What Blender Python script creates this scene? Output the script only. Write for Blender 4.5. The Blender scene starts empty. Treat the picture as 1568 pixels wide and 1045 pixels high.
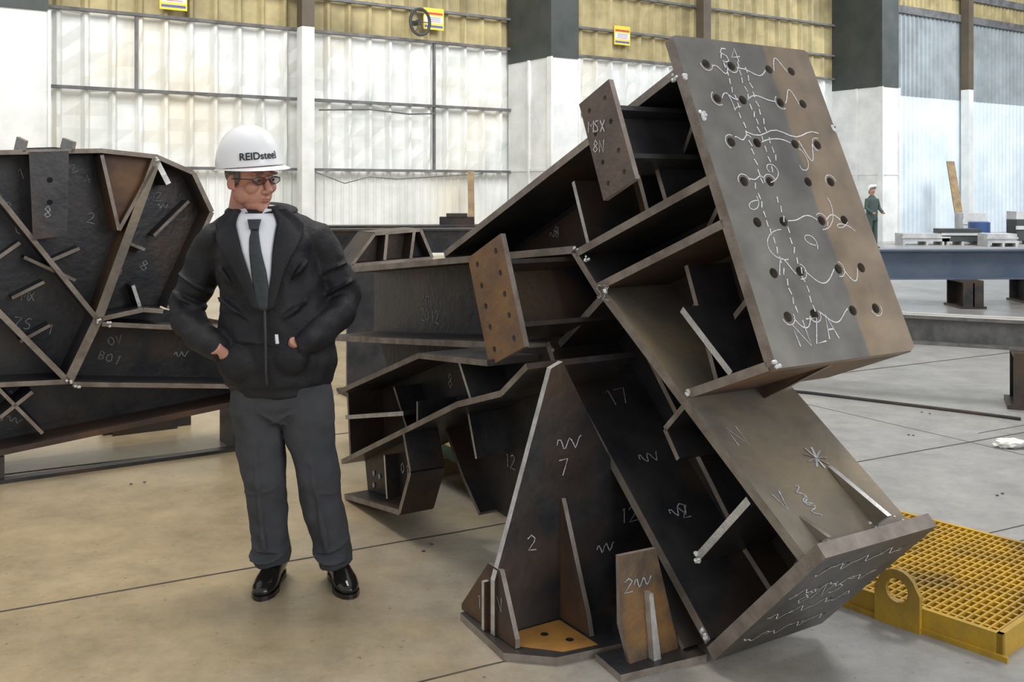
import bpy, bmesh, math, random
from mathutils import Vector, Matrix, Euler
random.seed(4)
scn = bpy.context.scene
col = scn.collection

# ------------------------------------------------------------------ materials
def mat(name, c1, c2=None, scale=4.0, rough=0.5, metal=0.0, bump=0.0, c3=None, lo=0.35, hi=0.65, rvar=0.0, detail=6, spec=0.5, bscale=None):
    m = bpy.data.materials.new(name); m.use_nodes = True
    nt = m.node_tree; b = nt.nodes['Principled BSDF']
    b.inputs['Roughness'].default_value = rough
    b.inputs['Metallic'].default_value = metal
    b.inputs['Specular IOR Level'].default_value = spec
    if c2 is None:
        b.inputs['Base Color'].default_value = (*c1, 1)
    tc = nt.nodes.new('ShaderNodeTexCoord')
    n = nt.nodes.new('ShaderNodeTexNoise'); n.inputs['Scale'].default_value = scale
    n.inputs['Detail'].default_value = detail; n.inputs['Roughness'].default_value = 0.6
    nt.links.new(tc.outputs['Object'], n.inputs['Vector'])
    if c2 is not None:
        r = nt.nodes.new('ShaderNodeValToRGB')
        r.color_ramp.elements[0].position = lo; r.color_ramp.elements[0].color = (*c1, 1)
        r.color_ramp.elements[1].position = hi; r.color_ramp.elements[1].color = (*c2, 1)
        nt.links.new(n.outputs['Fac'], r.inputs['Fac'])
        out = r.outputs['Color']
        if c3 is not None:
            n2 = nt.nodes.new('ShaderNodeTexNoise'); n2.inputs['Scale'].default_value = scale * 0.45
            n2.inputs['Detail'].default_value = 8
            mp = nt.nodes.new('ShaderNodeMapping'); mp.inputs['Location'].default_value = (7, 3, 5)
            nt.links.new(tc.outputs['Object'], mp.inputs['Vector']); nt.links.new(mp.outputs['Vector'], n2.inputs['Vector'])
            r2 = nt.nodes.new('ShaderNodeValToRGB'); r2.color_ramp.elements[0].position = 0.5; r2.color_ramp.elements[1].position = 0.68
            nt.links.new(n2.outputs['Fac'], r2.inputs['Fac'])
            mx = nt.nodes.new('ShaderNodeMix'); mx.data_type = 'RGBA'
            nt.links.new(r2.outputs['Color'], mx.inputs[0]); nt.links.new(out, mx.inputs[6]); mx.inputs[7].default_value = (*c3, 1)
            out = mx.outputs[2]
        nt.links.new(out, b.inputs['Base Color'])
    if rvar:
        mr = nt.nodes.new('ShaderNodeMapRange'); mr.inputs['To Min'].default_value = rough - rvar; mr.inputs['To Max'].default_value = rough + rvar
        nt.links.new(n.outputs['Fac'], mr.inputs['Value']); nt.links.new(mr.outputs['Result'], b.inputs['Roughness'])
    if bump:
        nb = nt.nodes.new('ShaderNodeTexNoise'); nb.inputs['Scale'].default_value = bscale or scale * 6; nb.inputs['Detail'].default_value = 5
        nt.links.new(tc.outputs['Object'], nb.inputs['Vector'])
        bp = nt.nodes.new('ShaderNodeBump'); bp.inputs['Strength'].default_value = bump; bp.inputs['Distance'].default_value = 0.01
        nt.links.new(nb.outputs['Fac'], bp.inputs['Height']); nt.links.new(bp.outputs['Normal'], b.inputs['Normal'])
    return m

M = {}
M['steel'] = mat('mill_scale_steel', (.026, .028, .033), (.066, .060, .058), 4.5, .40, .35, .25, c3=(.105, .068, .046), rvar=.12)
M['edge'] = mat('cut_steel_edge', (.19, .155, .125), (.33, .285, .24), 9, .5, .3, .2)
M['rust'] = mat('rusty_steel', (.29, .16, .075), (.16, .105, .075), 6, .6, .15, .3, c3=(.36, .21, .09))
M['brown'] = mat('brown_steel', (.12, .068, .043), (.06, .044, .038), 3.5, .5, .25, .3, c3=(.24, .125, .055))
M['tan'] = mat('dusty_steel', (.26, .225, .17), (.16, .14, .115), 4, .5, .3, .3, c3=(.32, .25, .16))
M['bright'] = mat('ground_bare_steel', (.75, .74, .70), (.5, .48, .45), 20, .35, .5, .2)
M['weld'] = mat('weld_spatter', (.85, .85, .85), (.6, .6, .6), 30, .4, .3, .5)
M['chalk'] = mat('chalk', (.58, .60, .61), (.26, .27, .28), 90, .9)
M['chalkw'] = mat('chalk_white', (.85, .85, .84), (.5, .5, .5), 90, .9)
M['hole'] = mat('hole_dark', (.004, .004, .004), None, 4, .9)

# ------------------------------------------------------------------ helpers
def obj_from_bm(name, bm, mats, parent=None, smooth=False, bevel=0):
    bmesh.ops.recalc_face_normals(bm, faces=bm.faces[:])
    me = bpy.data.meshes.new(name); bm.to_mesh(me); bm.free()
    for k in mats: me.materials.append(M[k] if isinstance(k, str) else k)
    if smooth:
        for p in me.polygons: p.use_smooth = True
    o = bpy.data.objects.new(name, me); col.objects.link(o)
    if parent: o.parent = parent
    if bevel:
        bv = o.modifiers.new('Bevel', 'BEVEL'); bv.width = bevel; bv.segments = 1; bv.limit_method = 'ANGLE'; bv.angle_limit = math.radians(40)
    return o

def empty(name, loc=(0, 0, 0), rotz=0):
    e = bpy.data.objects.new(name, None); e.location = loc; e.rotation_euler = (0, 0, rotz); col.objects.link(e); e.empty_display_size = .2
    return e

def prism(bm, pts, vec, cap=0, side=1):
    vec = Vector(vec)
    a = [bm.verts.new(Vector(p)) for p in pts]
    b = [bm.verts.new(Vector(p) + vec) for p in pts]
    f = bm.faces.new(a); f.material_index = cap
    f = bm.faces.new(b[::-1]); f.material_index = cap
    n = len(pts)
    for i in range(n):
        j = (i + 1) % n
        f = bm.faces.new((a[i], b[i], b[j], a[j])); f.material_index = side

def box(bm, x0, x1, y0, y1, z0, z1, m=0):
    prism(bm, [(x0, y0, z0), (x1, y0, z0), (x1, y1, z0), (x0, y1, z0)], (0, 0, z1 - z0), m, m)

def ellip(bm, c, r, rot=None, sub=3):
    res = bmesh.ops.create_icosphere(bm, subdivisions=sub, radius=1)
    Mx = Matrix.Translation(Vector(c)) @ (rot.to_matrix().to_4x4() if rot else Matrix.Identity(4)) @ Matrix.Diagonal((*r, 1))
    for v in res['verts']: v.co = Mx @ v.co
    return res['verts']

def loft(bm, rings, side=(1, 0, 0), n=20, m=0, cap=True):
    side = Vector(side); C = [Vector(r[0]) for r in rings]; prev = None; allr = []
    for i, r in enumerate(rings):
        if i == 0: t = C[1] - C[0]
        elif i == len(C) - 1: t = C[-1] - C[-2]
        else: t = (C[i + 1] - C[i - 1])
        t.normalize()
        x = side - t * side.dot(t); x.normalize(); y = t.cross(x)
        ring = [bm.verts.new(C[i] + x * (r[1] * math.cos(2 * math.pi * k / n)) + y * (r[2] * math.sin(2 * math.pi * k / n))) for k in range(n)]
        if prev:
            for k in range(n):
                f = bm.faces.new((prev[k], prev[(k + 1) % n], ring[(k + 1) % n], ring[k])); f.material_index = m
        prev = ring; allr.append(ring)
    if cap:
        f = bm.faces.new(allr[0][::-1]); f.material_index = m
        f = bm.faces.new(allr[-1]); f.material_index = m
    return allr

def tube(bm, pts, r, n=8, m=0):
    pts = [Vector(p) for p in pts]
    d = (pts[-1] - pts[0]).normalized() if (pts[-1] - pts[0]).length > 1e-6 else Vector((1, 0, 0))
    s = Vector((0, 0, 1)) if abs(d.z) < .8 else Vector((1, 0, 0))
    loft(bm, [(p, r, r) for p in pts], side=s.cross(d) if s.cross(d).length > .1 else s, n=n, m=m)

def ribbon(bm, pts, nrm, w=.004, m=0):
    nrm = Vector(nrm).normalized(); pts = [Vector(p) for p in pts]; prev = None
    for i, p in enumerate(pts):
        t = (pts[min(i + 1, len(pts) - 1)] - pts[max(i - 1, 0)])
        if t.length < 1e-7: continue
        t.normalize(); sd = t.cross(nrm) * w * .5
        q = (bm.verts.new(p + sd), bm.verts.new(p - sd))
        if prev:
            f = bm.faces.new((prev[0], q[0], q[1], prev[1])); f.material_index = m
        prev = q

# building frame: t runs along the shed wall, s runs toward the near right, z up
def W(s, t, z): return Vector((.848 * t + .53 * s, .53 * t - .848 * s, z))
E_T = Vector((.848, .53, 0)); E_S = Vector((.53, -.848, 0))

def web(bm, poly, t, th=.02, cap=0, side=1):       # plate in the s-z plane
    prism(bm, [W(s, t - th / 2, z) for s, z in poly], E_T * th, cap, side)
def cross(bm, poly, s, th=.02, cap=0, side=1):     # plate in the t-z plane
    prism(bm, [W(s - th / 2, t, z) for t, z in poly], E_S * th, cap, side)
def flange(bm, p0, p1, t0, t1, th=.03, cap=1, side=0, off=0):
    a = Vector(p0); b = Vector(p1); n = Vector((-(b - a).y, (b - a).x)).normalized()
    q = [a + n * (off - th / 2), b + n * (off - th / 2), b + n * (off + th / 2), a + n * (off + th / 2)]
    prism(bm, [W(v.x, t0, v.y) for v in q], E_T * (t1 - t0), cap, side)
def flange_s(bm, p0, p1, s0, s1, th=.03, cap=1, side=0):
    a = Vector(p0); b = Vector(p1); n = Vector((-(b - a).y, (b - a).x)).normalized()
    q = [a - n * th / 2, b - n * th / 2, b + n * th / 2, a + n * th / 2]
    prism(bm, [W(s0, v.x, v.y) for v in q], E_S * (s1 - s0), cap, side)

GL = {
 '1': [[(.5, 0), (.5, 1), (.3, .8)]], '7': [[(0, 1), (.7, 1), (.3, 0)]], '2': [[(0, .8), (.3, 1), (.6, .8), (.5, .5), (0, 0), (.7, 0)]],
 'N': [[(0, 0), (0, 1), (.6, 0), (.6, 1)]], '0': [[(.3, 0), (0, .3), (0, .7), (.3, 1), (.6, .7), (.6, .3), (.3, 0)]],
 '8': [[(.3, .5), (.05, .7), (.3, 1), (.55, .7), (.3, .5), (0, .25), (.3, 0), (.6, .25), (.3, .5)]],
 'J': [[(.5, 1), (.5, .2), (.3, 0), (.1, .1)]], 'A': [[(0, 0), (.3, 1), (.6, 0)], [(.12, .4), (.48, .4)]],
 'F': [[(0, 0), (0, 1), (.5, 1)], [(0, .5), (.4, .5)]], 'B': [[(0, 0), (0, 1), (.4, .85), (.4, .6), (0, .5), (.5, .35), (.5, .1), (0, 0)]],
 'M': [[(0, 0), (0, 1), (.35, .5), (.7, 1), (.7, 0)]], 'S': [[(.6, .9), (.3, 1), (.05, .75), (.5, .4), (.5, .1), (.2, 0), (0, .1)]],
 'L': [[(0, 1), (0, 0), (.5, 0)]], 'X': [[(0, 0), (.6, 1)], [(0, 1), (.6, 0)]], 'Z': [[(0, 1), (.6, 1), (0, 0), (.6, 0)]], '-': [[(0, .5), (.6, .5)]],
 'V': [[(0, 1), (.3, 0), (.6, 1)]], 'O': [[(.3, 0), (0, .3), (0, .7), (.3, 1), (.6, .7), (.6, .3), (.3, 0)]], 'a': [[(.6, .6), (.3, .7), (0, .4), (.1, .05), (.4, 0), (.6, .3), (.6, .7), (.6, 0)]], 'n': [[(0, 0), (0, .6), (.3, .7), (.5, .5), (.5, 0)]],
 '4': [[(.5, 0), (.5, 1), (0, .35), (.7, .35)]], '3': [[(0, .9), (.3, 1), (.55, .75), (.3, .5), (.6, .25), (.3, 0), (0, .1)]],
 '~': [[(i * .12, .5 + .3 * math.sin(i * 1.1)) for i in range(14)]]}
def chalk(bm, text, org, xd, yd, size, m, w=.0045):
    org = Vector(org); xd = Vector(xd).normalized(); yd = Vector(yd).normalized(); n = xd.cross(yd)
    for i, ch in enumerate(text):
        for st in GL.get(ch, []):
            pts = [org + xd * ((x + i * .85) * size + random.uniform(-.05, .05) * size) + yd * ((y + random.uniform(-.05, .05)) * size) for x, y in st]
            ribbon(bm, pts, n, w, m)
def chalk_web(bm, text, s, z, t, size, m=2, ang=0):
    c, sn = math.cos(ang), math.sin(ang)
    chalk(bm, text, W(s, t, z), E_S * c + Vector((0, 0, sn)), E_S * (-sn) + Vector((0, 0, c)), size, m)
def chalk_cross(bm, text, t, z, s, size, m=2, ang=0):
    c, sn = math.cos(ang), math.sin(ang)
    chalk(bm, text, W(s, t, z), E_T * c + Vector((0, 0, sn)), E_T * (-sn) + Vector((0, 0, c)), size, m)
def blob(bm, s, t, z, r, m=3):
    v = ellip(bm, W(s, t, z), (r, r, r), sub=2)
    for q in v:
        q.co += Vector((random.uniform(-1, 1), random.uniform(-1, 1), random.uniform(-1, 1))) * r * .25
        for f in q.link_faces: f.material_index = m

def holed_plate(name, outline, holes, th, mats, parent, matrix, rad=.015):
    cu = bpy.data.curves.new(name + '_cu', 'CURVE'); cu.dimensions = '2D'; cu.fill_mode = 'BOTH'; cu.extrude = th / 2
    def sp(pts):
        s = cu.splines.new('POLY'); s.points.add(len(pts) - 1)
        for p, q in zip(s.points, pts): p.co = (q[0], q[1], 0, 1)
        s.use_cyclic_u = True
    sp(outline)
    for h in holes: sp([(h[0] + rad * math.cos(a * math.pi / 10), h[1] + rad * math.sin(a * math.pi / 10)) for a in range(20)])
    oc = bpy.data.objects.new(name + '_tmp', cu); col.objects.link(oc)
    dg = bpy.context.evaluated_depsgraph_get(); me = bpy.data.meshes.new_from_object(oc.evaluated_get(dg)); me.name = name
    bpy.data.objects.remove(oc)
    me.materials.clear()
    for k in mats: me.materials.append(M[k] if isinstance(k, str) else k)
    for p in me.polygons: p.material_index = 0 if abs(p.normal.z) > .9 else 1; p.use_smooth = False
    o = bpy.data.objects.new(name, me); col.objects.link(o); o.parent = parent; o.matrix_local = matrix
    return o

def frame(o, x, y, z=None):
    x = Vector(x).normalized(); y = Vector(y).normalized(); z = x.cross(y)
    m = Matrix((x, y, z)).transposed().to_4x4(); m.translation = Vector(o); return m

# ------------------------------------------------------------------ floor
def floor_mat():
    m = bpy.data.materials.new('concrete_floor'); m.use_nodes = True; nt = m.node_tree; b = nt.nodes['Principled BSDF']
    tc = nt.nodes.new('ShaderNodeTexCoord')
    def noise(s, d=8, r=.6):
        n = nt.nodes.new('ShaderNodeTexNoise'); n.inputs['Scale'].default_value = s; n.inputs['Detail'].default_value = d; n.inputs['Roughness'].default_value = r
        nt.links.new(tc.outputs['Object'], n.inputs['Vector']); return n
    sx = nt.nodes.new('ShaderNodeSeparateXYZ'); nt.links.new(tc.outputs['Object'], sx.inputs[0])
    ma = nt.nodes.new('ShaderNodeMath'); ma.operation = 'MULTIPLY_ADD'; ma.inputs[1].default_value = .24; ma.inputs[2].default_value = .15
    nt.links.new(sx.outputs['X'], ma.inputs[0])
    n1 = noise(.9); add = nt.nodes.new('ShaderNodeMath'); add.operation = 'MULTIPLY_ADD'; add.inputs[1].default_value = 1.1
    nt.links.new(n1.outputs['Fac'], add.inputs[0]); nt.links.new(ma.outputs[0], add.inputs[2])
    r = nt.nodes.new('ShaderNodeValToRGB'); e = r.color_ramp.elements
    e[0].position = .45; e[0].color = (.42, .335, .21, 1); e[1].position = 1.0; e[1].color = (.35, .35, .345, 1)
    nt.links.new(add.outputs[0], r.inputs['Fac'])
    n2 = noise(3.2, 14, .8); r2 = nt.nodes.new('ShaderNodeValToRGB'); r2.color_ramp.elements[0].position = .32; r2.color_ramp.elements[0].color = (.66, .65, .64, 1)
    r2.color_ramp.elements[1].position = .62; r2.color_ramp.elements[1].color = (1.10, 1.08, 1.04, 1)
    nt.links.new(n2.outputs['Fac'], r2.inputs['Fac'])
    mx = nt.nodes.new('ShaderNodeMix'); mx.data_type = 'RGBA'; mx.blend_type = 'MULTIPLY'; mx.inputs[0].default_value = 1
    nt.links.new(r.outputs['Color'], mx.inputs[6]); nt.links.new(r2.outputs['Color'], mx.inputs[7])
    n4 = noise(38, 4, .6); r4 = nt.nodes.new('ShaderNodeValToRGB'); r4.color_ramp.elements[0].position = .27; r4.color_ramp.elements[0].color = (.45, .42, .38, 1)
    r4.color_ramp.elements[1].position = .36; r4.color_ramp.elements[1].color = (1, 1, 1, 1); nt.links.new(n4.outputs['Fac'], r4.inputs['Fac'])
    mx2 = nt.nodes.new('ShaderNodeMix'); mx2.data_type = 'RGBA'; mx2.blend_type = 'MULTIPLY'; mx2.inputs[0].default_value = 1
    nt.links.new(mx.outputs[2], mx2.inputs[6]); nt.links.new(r4.outputs['Color'], mx2.inputs[7])
    nt.links.new(mx2.outputs[2], b.inputs['Base Color'])
    mr = nt.nodes.new('ShaderNodeMapRange'); mr.inputs['To Min'].default_value = .16; mr.inputs['To Max'].default_value = .5
    nt.links.new(n1.outputs['Fac'], mr.inputs['Value']); nt.links.new(mr.outputs['Result'], b.inputs['Roughness'])
    bp = nt.nodes.new('ShaderNodeBump'); bp.inputs['Strength'].default_value = .12; bp.inputs['Distance'].default_value = .01
    n3 = noise(25); nt.links.new(n3.outputs['Fac'], bp.inputs['Height']); nt.links.new(bp.outputs['Normal'], b.inputs['Normal'])
    return m
M['floor'] = floor_mat(); M['joint'] = mat('joint_dark', (.05, .045, .04), (.09, .08, .06), 8, .9)
bm = bmesh.new()
vs = [bm.verts.new(p) for p in [(-16, -5, 0), (34, -5, 0), (34, 50, 0), (-16, 50, 0)]]; bm.faces.new(vs)
def joint(p0, p1, w=.014):
    a = Vector((*p0, .0012)); b = Vector((*p1, .0012)); n = 60; pts = []
    for i in range(n + 1):
        q = a.lerp(b, i / n); q += Vector((random.uniform(-1, 1), random.uniform(-1, 1), 0)) * .003; pts.append(q)
    ribbon(bm, pts, (0, 0, 1), w, 1)
joint((-6.0, 1.55), (9.0, 9.4), .012)
joint((-7, 3.2), (8, 11.3), .02)
joint((-3.0, 1.83), (4.0, 5.3), .008)
joint((1.9, 4.4), (9.5, 8.3), .008)
joint((3.0, 6.4), (12, 11.2), .008)
joint((4.2, 4.0), (-3.0, 15.5), .006)
obj_from_bm('floor', bm, ['floor', 'joint'])

# ------------------------------------------------------------------ back wall (local x along wall, local y toward shop)
WALLROT = math.atan2(.552, .834)
WALLM = Matrix.Translation((0, 24.75, 0)) @ Matrix.Rotation(WALLROT, 4, 'Z') @ Matrix.Diagonal((1, -1, 1, 1))
M['wwhite'] = mat('white_liner_sheet', (.86, .87, .85), (.66, .68, .65), .9, .5, 0, .25, c3=(.78, .74, .62), bscale=2.5)
M['wyellow'] = mat('yellow_insulation', (.54, .45, .23), (.35, .29, .15), 1.5, .7, 0, .4, c3=(.24, .2, .1), bscale=3)
M['girt'] = mat('girt_shadow_and_conduit', (.09, .09, .09), (.18, .18, .18), 3, .6)  # dark grey puts the white girts' shadow line into their colour; conduits share it
M['colwhite'] = mat('column_white_paint', (.82, .82, .79), (.64, .65, .63), 1.5, .5)
M['coldark'] = mat('column_dark_green', (.035, .045, .042), (.06, .065, .06), 1.5, .6)
M['colbrown'] = mat('post_brown', (.13, .10, .065), (.09, .07, .05), 2, .6)
M['corr'] = mat('corrugated_skylight', (.82, .88, .92), (.66, .73, .78), .8, .5)
M['corrg'] = mat('corrugated_grey', (.40, .44, .46), (.27, .30, .31), .8, .5)
wall = empty('wall_back'); wall.matrix_world = WALLM
def sheet(name, x0, x1, z0, z1, pitch, depth, mk, y=0, wav=0, duty=.5):
    bm = bmesh.new(); xs = []; x = x0
    while x < x1:
        xs += [(x, 0), (x + pitch * .12, depth), (x + pitch * (.12 + duty * .3), depth), (x + pitch * (.24 + duty * .3), 0)]
        x += pitch
    zs = [z0 + (z1 - z0) * k / 6 for k in range(7)]
    rows = []
    for z in zs:
        rows.append([bm.verts.new((a, y + d + (random.uniform(-wav, wav)), z)) for a, d in xs])
    for r0, r1 in zip(rows[:-1], rows[1:]):
        for k in range(len(xs) - 1):
            bm.faces.new((r0[k], r0[k + 1], r1[k + 1], r1[k]))
    return obj_from_bm(name, bm, [mk], wall)
sheet('sheet_lower', -15, 12.6, 0, 2.0, .20, .035, 'wwhite')
sheet('liner_mid', -15, 12.6, 2.0, 3.5, .50, .12, 'wwhite', wav=.026, duty=.4)
sheet('liner_upper', -15, 12.6, 3.5, 5.0, .50, .12, 'wwhite', wav=.026, duty=.4)
sheet('insulation', -15, 12.6, 5.0, 10, .50, .10, 'wyellow', wav=.025, duty=.4)
sheet('skylight_sheet', 12.6, 27, 0, 4.7, .24, .08, 'corr', y=0)
sheet('grey_sheet', 12.6, 27, 4.7, 7.6, .24, .08, 'corrg', y=0)
sheet('top_sheet', 12.6, 27, 7.6, 12, .24, .07, 'wyellow', y=0)
bm = bmesh.new()
for z in (2.0, 3.52, 5.02, 5.75, 6.7, 8): box(bm, -15, 12.4, .12, .22, z - .03, z + .03, 0)
for z in (7.6, 8.4): box(bm, 12.6, 27, .09, .2, z - .15, z + .1, 0)
for x in (-9.0, -2.3, 1.0): box(bm, x - .025, x + .025, .13, .2, 2.0 if x > -5 else 3.5, 5.0, 0)
tube(bm, [(-5.2, .25, 3.3), (-4, .3, 3.36), (-3, .25, 3.3), (-2.3, .25, 3.34)], .02, 6)
tube(bm, [(-5.3, .25, 1.95), (-4.6, .25, 1.7), (-4, .25, 1.85), (-3.3, .25, 1.8), (-1, .25, 1.95)], .012, 6)
obj_from_bm('girts', bm, ['girt'], wall)
bm = bmesh.new()
for x in (-11.25, .21, 12.39):
    x0, x1 = x - .38, x + .38
    box(bm, x0, x1, .1, 1.9, 0, 4.65, 0); box(bm, x0 - .02, x1 + .02, .1, 1.93, 4.65, 12, 1)
    box(bm, x0 - .06, x1 + .06, 1.0, 1.06, 0, 4.65, 0)
    box(bm, x0 - .03, x1 + .03, .1, 1.92, 2.0, 2.06, 0)
    for sx in (x0 - .05, x1 + .0): box(bm, sx, sx + .05, 1.80, 1.97, 0, 4.65, 0)
for x in (-5.55, 6.2, 18.9):
    box(bm, x - .14, x + .14, .2, .5, 0, 5.05, 0); box(bm, x - .14, x + .14, .2, .5, 5.05, 12, 3)
box(bm, -15, 27, .3, .5, 10.4, 10.9, 1)
obj_from_bm('columns', bm, ['colwhite', 'coldark', 'girt', 'colbrown'], wall)
M['signy'] = mat('sign_yellow', (.85, .65, .05), None, 3, .5); M['signw'] = mat('sign_white', (.85, .85, .85), None, 3, .5)
M['signr'] = mat('sign_red', (.6, .05, .05), None, 3, .5); M['signb'] = mat('sign_blue', (.1, .12, .4), None, 3, .5)
def sign(x, z):
    e = empty('safety_sign'); e.matrix_world = WALLM @ Matrix.Translation((x, .22, z))
    bm = bmesh.new(); box(bm, -.27, .27, 0, .02, -.25, .25, 0); box(bm, -.24, .24, .02, .025, -.10, .06, 1)
    box(bm, -.24, .24, .02, .025, .10, .15, 2); box(bm, -.24, .24, .02, .025, -.20, -.15, 3)
    for k in range(3): box(bm, -.18, .18, .025, .027, -.07 + k * .045, -.055 + k * .045, 3 if k else 2)
    obj_from_bm('sign_board', bm, ['signy', 'signw', 'signr', 'signb'], e)
sign(-8.3, 5.42); sign(-2.35, 5.55); sign(3.35, 5.65)
bm = bmesh.new(); R = []
for i in range(24):
    a = i * math.pi / 12; R.append((math.cos(a) * .25, 0, math.sin(a) * .3))
R.append(R[0])
for a, b in zip(R[:-1], R[1:]): tube(bm, [a, b], .035, 6)
for k in range(3):
    a = k * math.pi / 3; tube(bm, [(math.cos(a) * .25, 0, math.sin(a) * .3), (-math.cos(a) * .25, 0, -math.sin(a) * .3)], .012, 6)
box(bm, -.05, .05, -.3, 0, -.05, .05)
o = obj_from_bm('wall_fan', bm, ['coldark']); o.matrix_world = WALLM @ Matrix.Translation((-2.85, .5, 5.4))

# ------------------------------------------------------------------ right-hand steel connection node
node = empty('steel_connection_node')
TN, TC, TF = 2.268, 2.608, 2.948
TB = 2.76
bm = bmesh.new()
big = [(-2.57, 1.945), (-4.25, 1.25), (-5.8, 1.06), (-5.8, .65), (-3.39, .94), (-3.311, .912), (-2.42, .10), (-2.02, .475), (-2.50, .83), (-2.16, 1.02)]
web(bm, big, TC, .02, 0, 1)
web(bm, [(-2.35, 1.46), (-3.0, 1.2), (-2.48, .84), (-2.16, 1.04)], TC - .014, .006, 4, 4)
web(bm, [(-2.42, 1.60), (-3.13, 1.32), (-4.1, 1.27), (-2.6, 1.92)], TC - .014, .006, 4, 4)
flange(bm, (-2.585, 1.965), (-4.247, 1.255), TN, TF)
flange(bm, (-2.42, 1.60), (-3.16, 1.32), TN, TF)
flange(bm, (-2.35, 1.46), (-3.019, 1.20), TN, TF, side=4)
flange(bm, (-2.16, 1.03), (-2.511, .886), TN, TF, side=4)
flange(bm, (-3.16, 1.335), (-5.8, 1.06), TN, TF - .15)
flange(bm, (-3.36, .925), (-5.8, .655), TN, TF - .15)
flange(bm, (-3.18, 1.33), (-3.0, 1.17), TN, TF)
flange(bm, (-3.02, 1.20), (-2.007, .474), TN, TB, th=.036, side=5)
flange(bm, (-3.36, .94), (-2.42, .09), TN, TB, th=.036)
flange(bm, (-3.0, 1.19), (-3.34, .93), TN + .04, TC)
flange(bm, (-2.475, .345), (-2.24, .60), TN + .0, TC, th=.026, cap=6)
flange(bm, (-2.67, .73), (-2.55, .85), TN + .03, TC, th=.02, cap=1)
flange(bm, (-2.67, .73), (-2.60, .64), TN + .03, TC, th=.02, cap=1)
flange(bm, (-3.06, 1.02), (-2.475, .345), TC - .13, TC, th=.022, cap=1)
flange(bm, (-2.475, .345), (-2.30, .20), TC - .13, TC, th=.022, cap=1)
flange(bm, (-2.66, 1.30), (-2.50, .90), TN + .12, TC, th=.02, cap=1)
flange(bm, (-2.593, 1.157), (-2.357, .972), TN + .04, TC, th=.025, cap=6)
flange(bm, (-2.80, 1.84), (-2.66, 1.52), TN + .03, TC, th=.02, cap=1)
flange(bm, (-2.96, 1.77), (-2.83, 1.45), TN + .10, TC, th=.02, cap=1)
flange(bm, (-3.22, 1.60), (-3.12, 1.36), TN + .03, TC, th=.02, cap=6)
flange(bm, (-3.9, 1.25), (-3.86, .88), TN + .2, TC, th=.02)
ax = Vector((.405, -.914)); nx = Vector((-.914, -.405))
for l in (.30, .92, .60):
    q = Vector((-2.593, 2.094)) + ax * l
    a = q + nx * .05; b = q + nx * .26
    prism(bm, [W(a.x, TN + .02, a.y), W(a.x, TC, a.y), W(b.x, TC, b.y), W(b.x, TN + .15, b.y)], Vector((E_S * ax.x + Vector((0, 0, ax.y))) * .02), 0, 1)
web(bm, [(-2.42, 1.59), (-3.10, 1.30), (-3.0, 1.2), (-2.35, 1.46)], TC + .05, .02, 4, 1)
web(bm, [(-2.22, .66), (-2.05, .51), (-1.99, .56)], 2.62, .02, 5, 6)
web(bm, [(-2.14, .58), (-2.05, .51), (-2.0, .54)], 2.36, .016, 5, 1)
def stub(c, ax1, ax2, t0, w1, w2):
    c = Vector(c); ax1 = Vector(ax1); ax2 = Vector(ax2)
    for k in (-.42, .42):
        a = c + ax2 * k * w2 - ax1 * w1 * .42; b = c + ax2 * k * w2 + ax1 * w1 * .42
        flange(bm, a, b, t0, TC, th=.018)
    a = c - ax2 * w2 * .42; b = c + ax2 * w2 * .42
    flange(bm, a, b, t0, TC, th=.016)
stub((-3.29, 1.135), (.924, .383), (.42, -.907), 2.01, .27, .30)
stub((-2.73, 1.74), (.924, .383), (.42, -.907), 2.11, .17, .22)
tw = TC - .019; tv = TC - .012
chalk_web(bm, 'JAn', -5.15, .93, tv, .075); chalk_web(bm, '2012', -5.15, .82, tv, .07)
chalk_web(bm, '8', -2.86, .93, tv, .08, ang=-.6); chalk_web(bm, '10', -2.44, .56, tv, .08, ang=-.6)
chalk_web(bm, 'N1', -2.36, .28, tv, .08, ang=-.6); chalk_web(bm, '~', -2.6, .62, tv, .06, ang=-.7)
chalk_web(bm, 'MA-8', -2.85, 1.12, tw, .05, ang=-.6); chalk_web(bm, '4Z1', -3.3, 1.43, tw, .06, ang=.4)
chalk_web(bm, '~8', -3.8, 1.33, tw, .05, ang=.4); chalk_web(bm, '2N', -2.42, 1.2, tw, .05, ang=-.3); chalk_web(bm, '1', -4.4, 1.0, tv, .07); chalk_web(bm, 'S7', -3.55, 1.08, tv, .07)
chalk_web(bm, 'SZ', -3.02, 1.16, TN - .003, .05)
def onF(a, b, x, t, h):
    a = Vector(a); b = Vector(b); d = (b - a).normalized(); n = Vector((-d.y, d.x)); p = a + d * x + n * h
    return W(p.x, t, p.y)
def onB(x, t, h=.020): return onF((-3.02, 1.20), (-2.007, .474), x, t, h)
def onA(x, t, h=.020): return onF((-3.36, .94), (-2.42, .09), x, t, h)
dB = (onB(1, 2.3) - onB(0, 2.3)).normalized(); dA = (onA(1, 2.3) - onA(0, 2.3)).normalized()
chalk(bm, 'N', onB(.82, 2.33), E_T, -dB, .08, 2); chalk(bm, 'V', onB(1.08, 2.31), E_T, -dB, .07, 2); chalk(bm, 'LA', onB(.55, 2.5), E_T, -dB, .05, 2)
chalk(bm, '~~', onB(1.0, 2.40), dB, E_T, .05, 2); chalk(bm, '4', onB(1.16, 2.62), E_T, -dB, .05, 2)
chalk(bm, '17', onA(.34, 2.38), E_T, -dA, .07, 2); chalk(bm, '~2', onA(.85, 2.38), E_T, -dA, .055, 2); chalk(bm, '~', onA(.62, 2.38), E_T, -dA, .06, 2)
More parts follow.
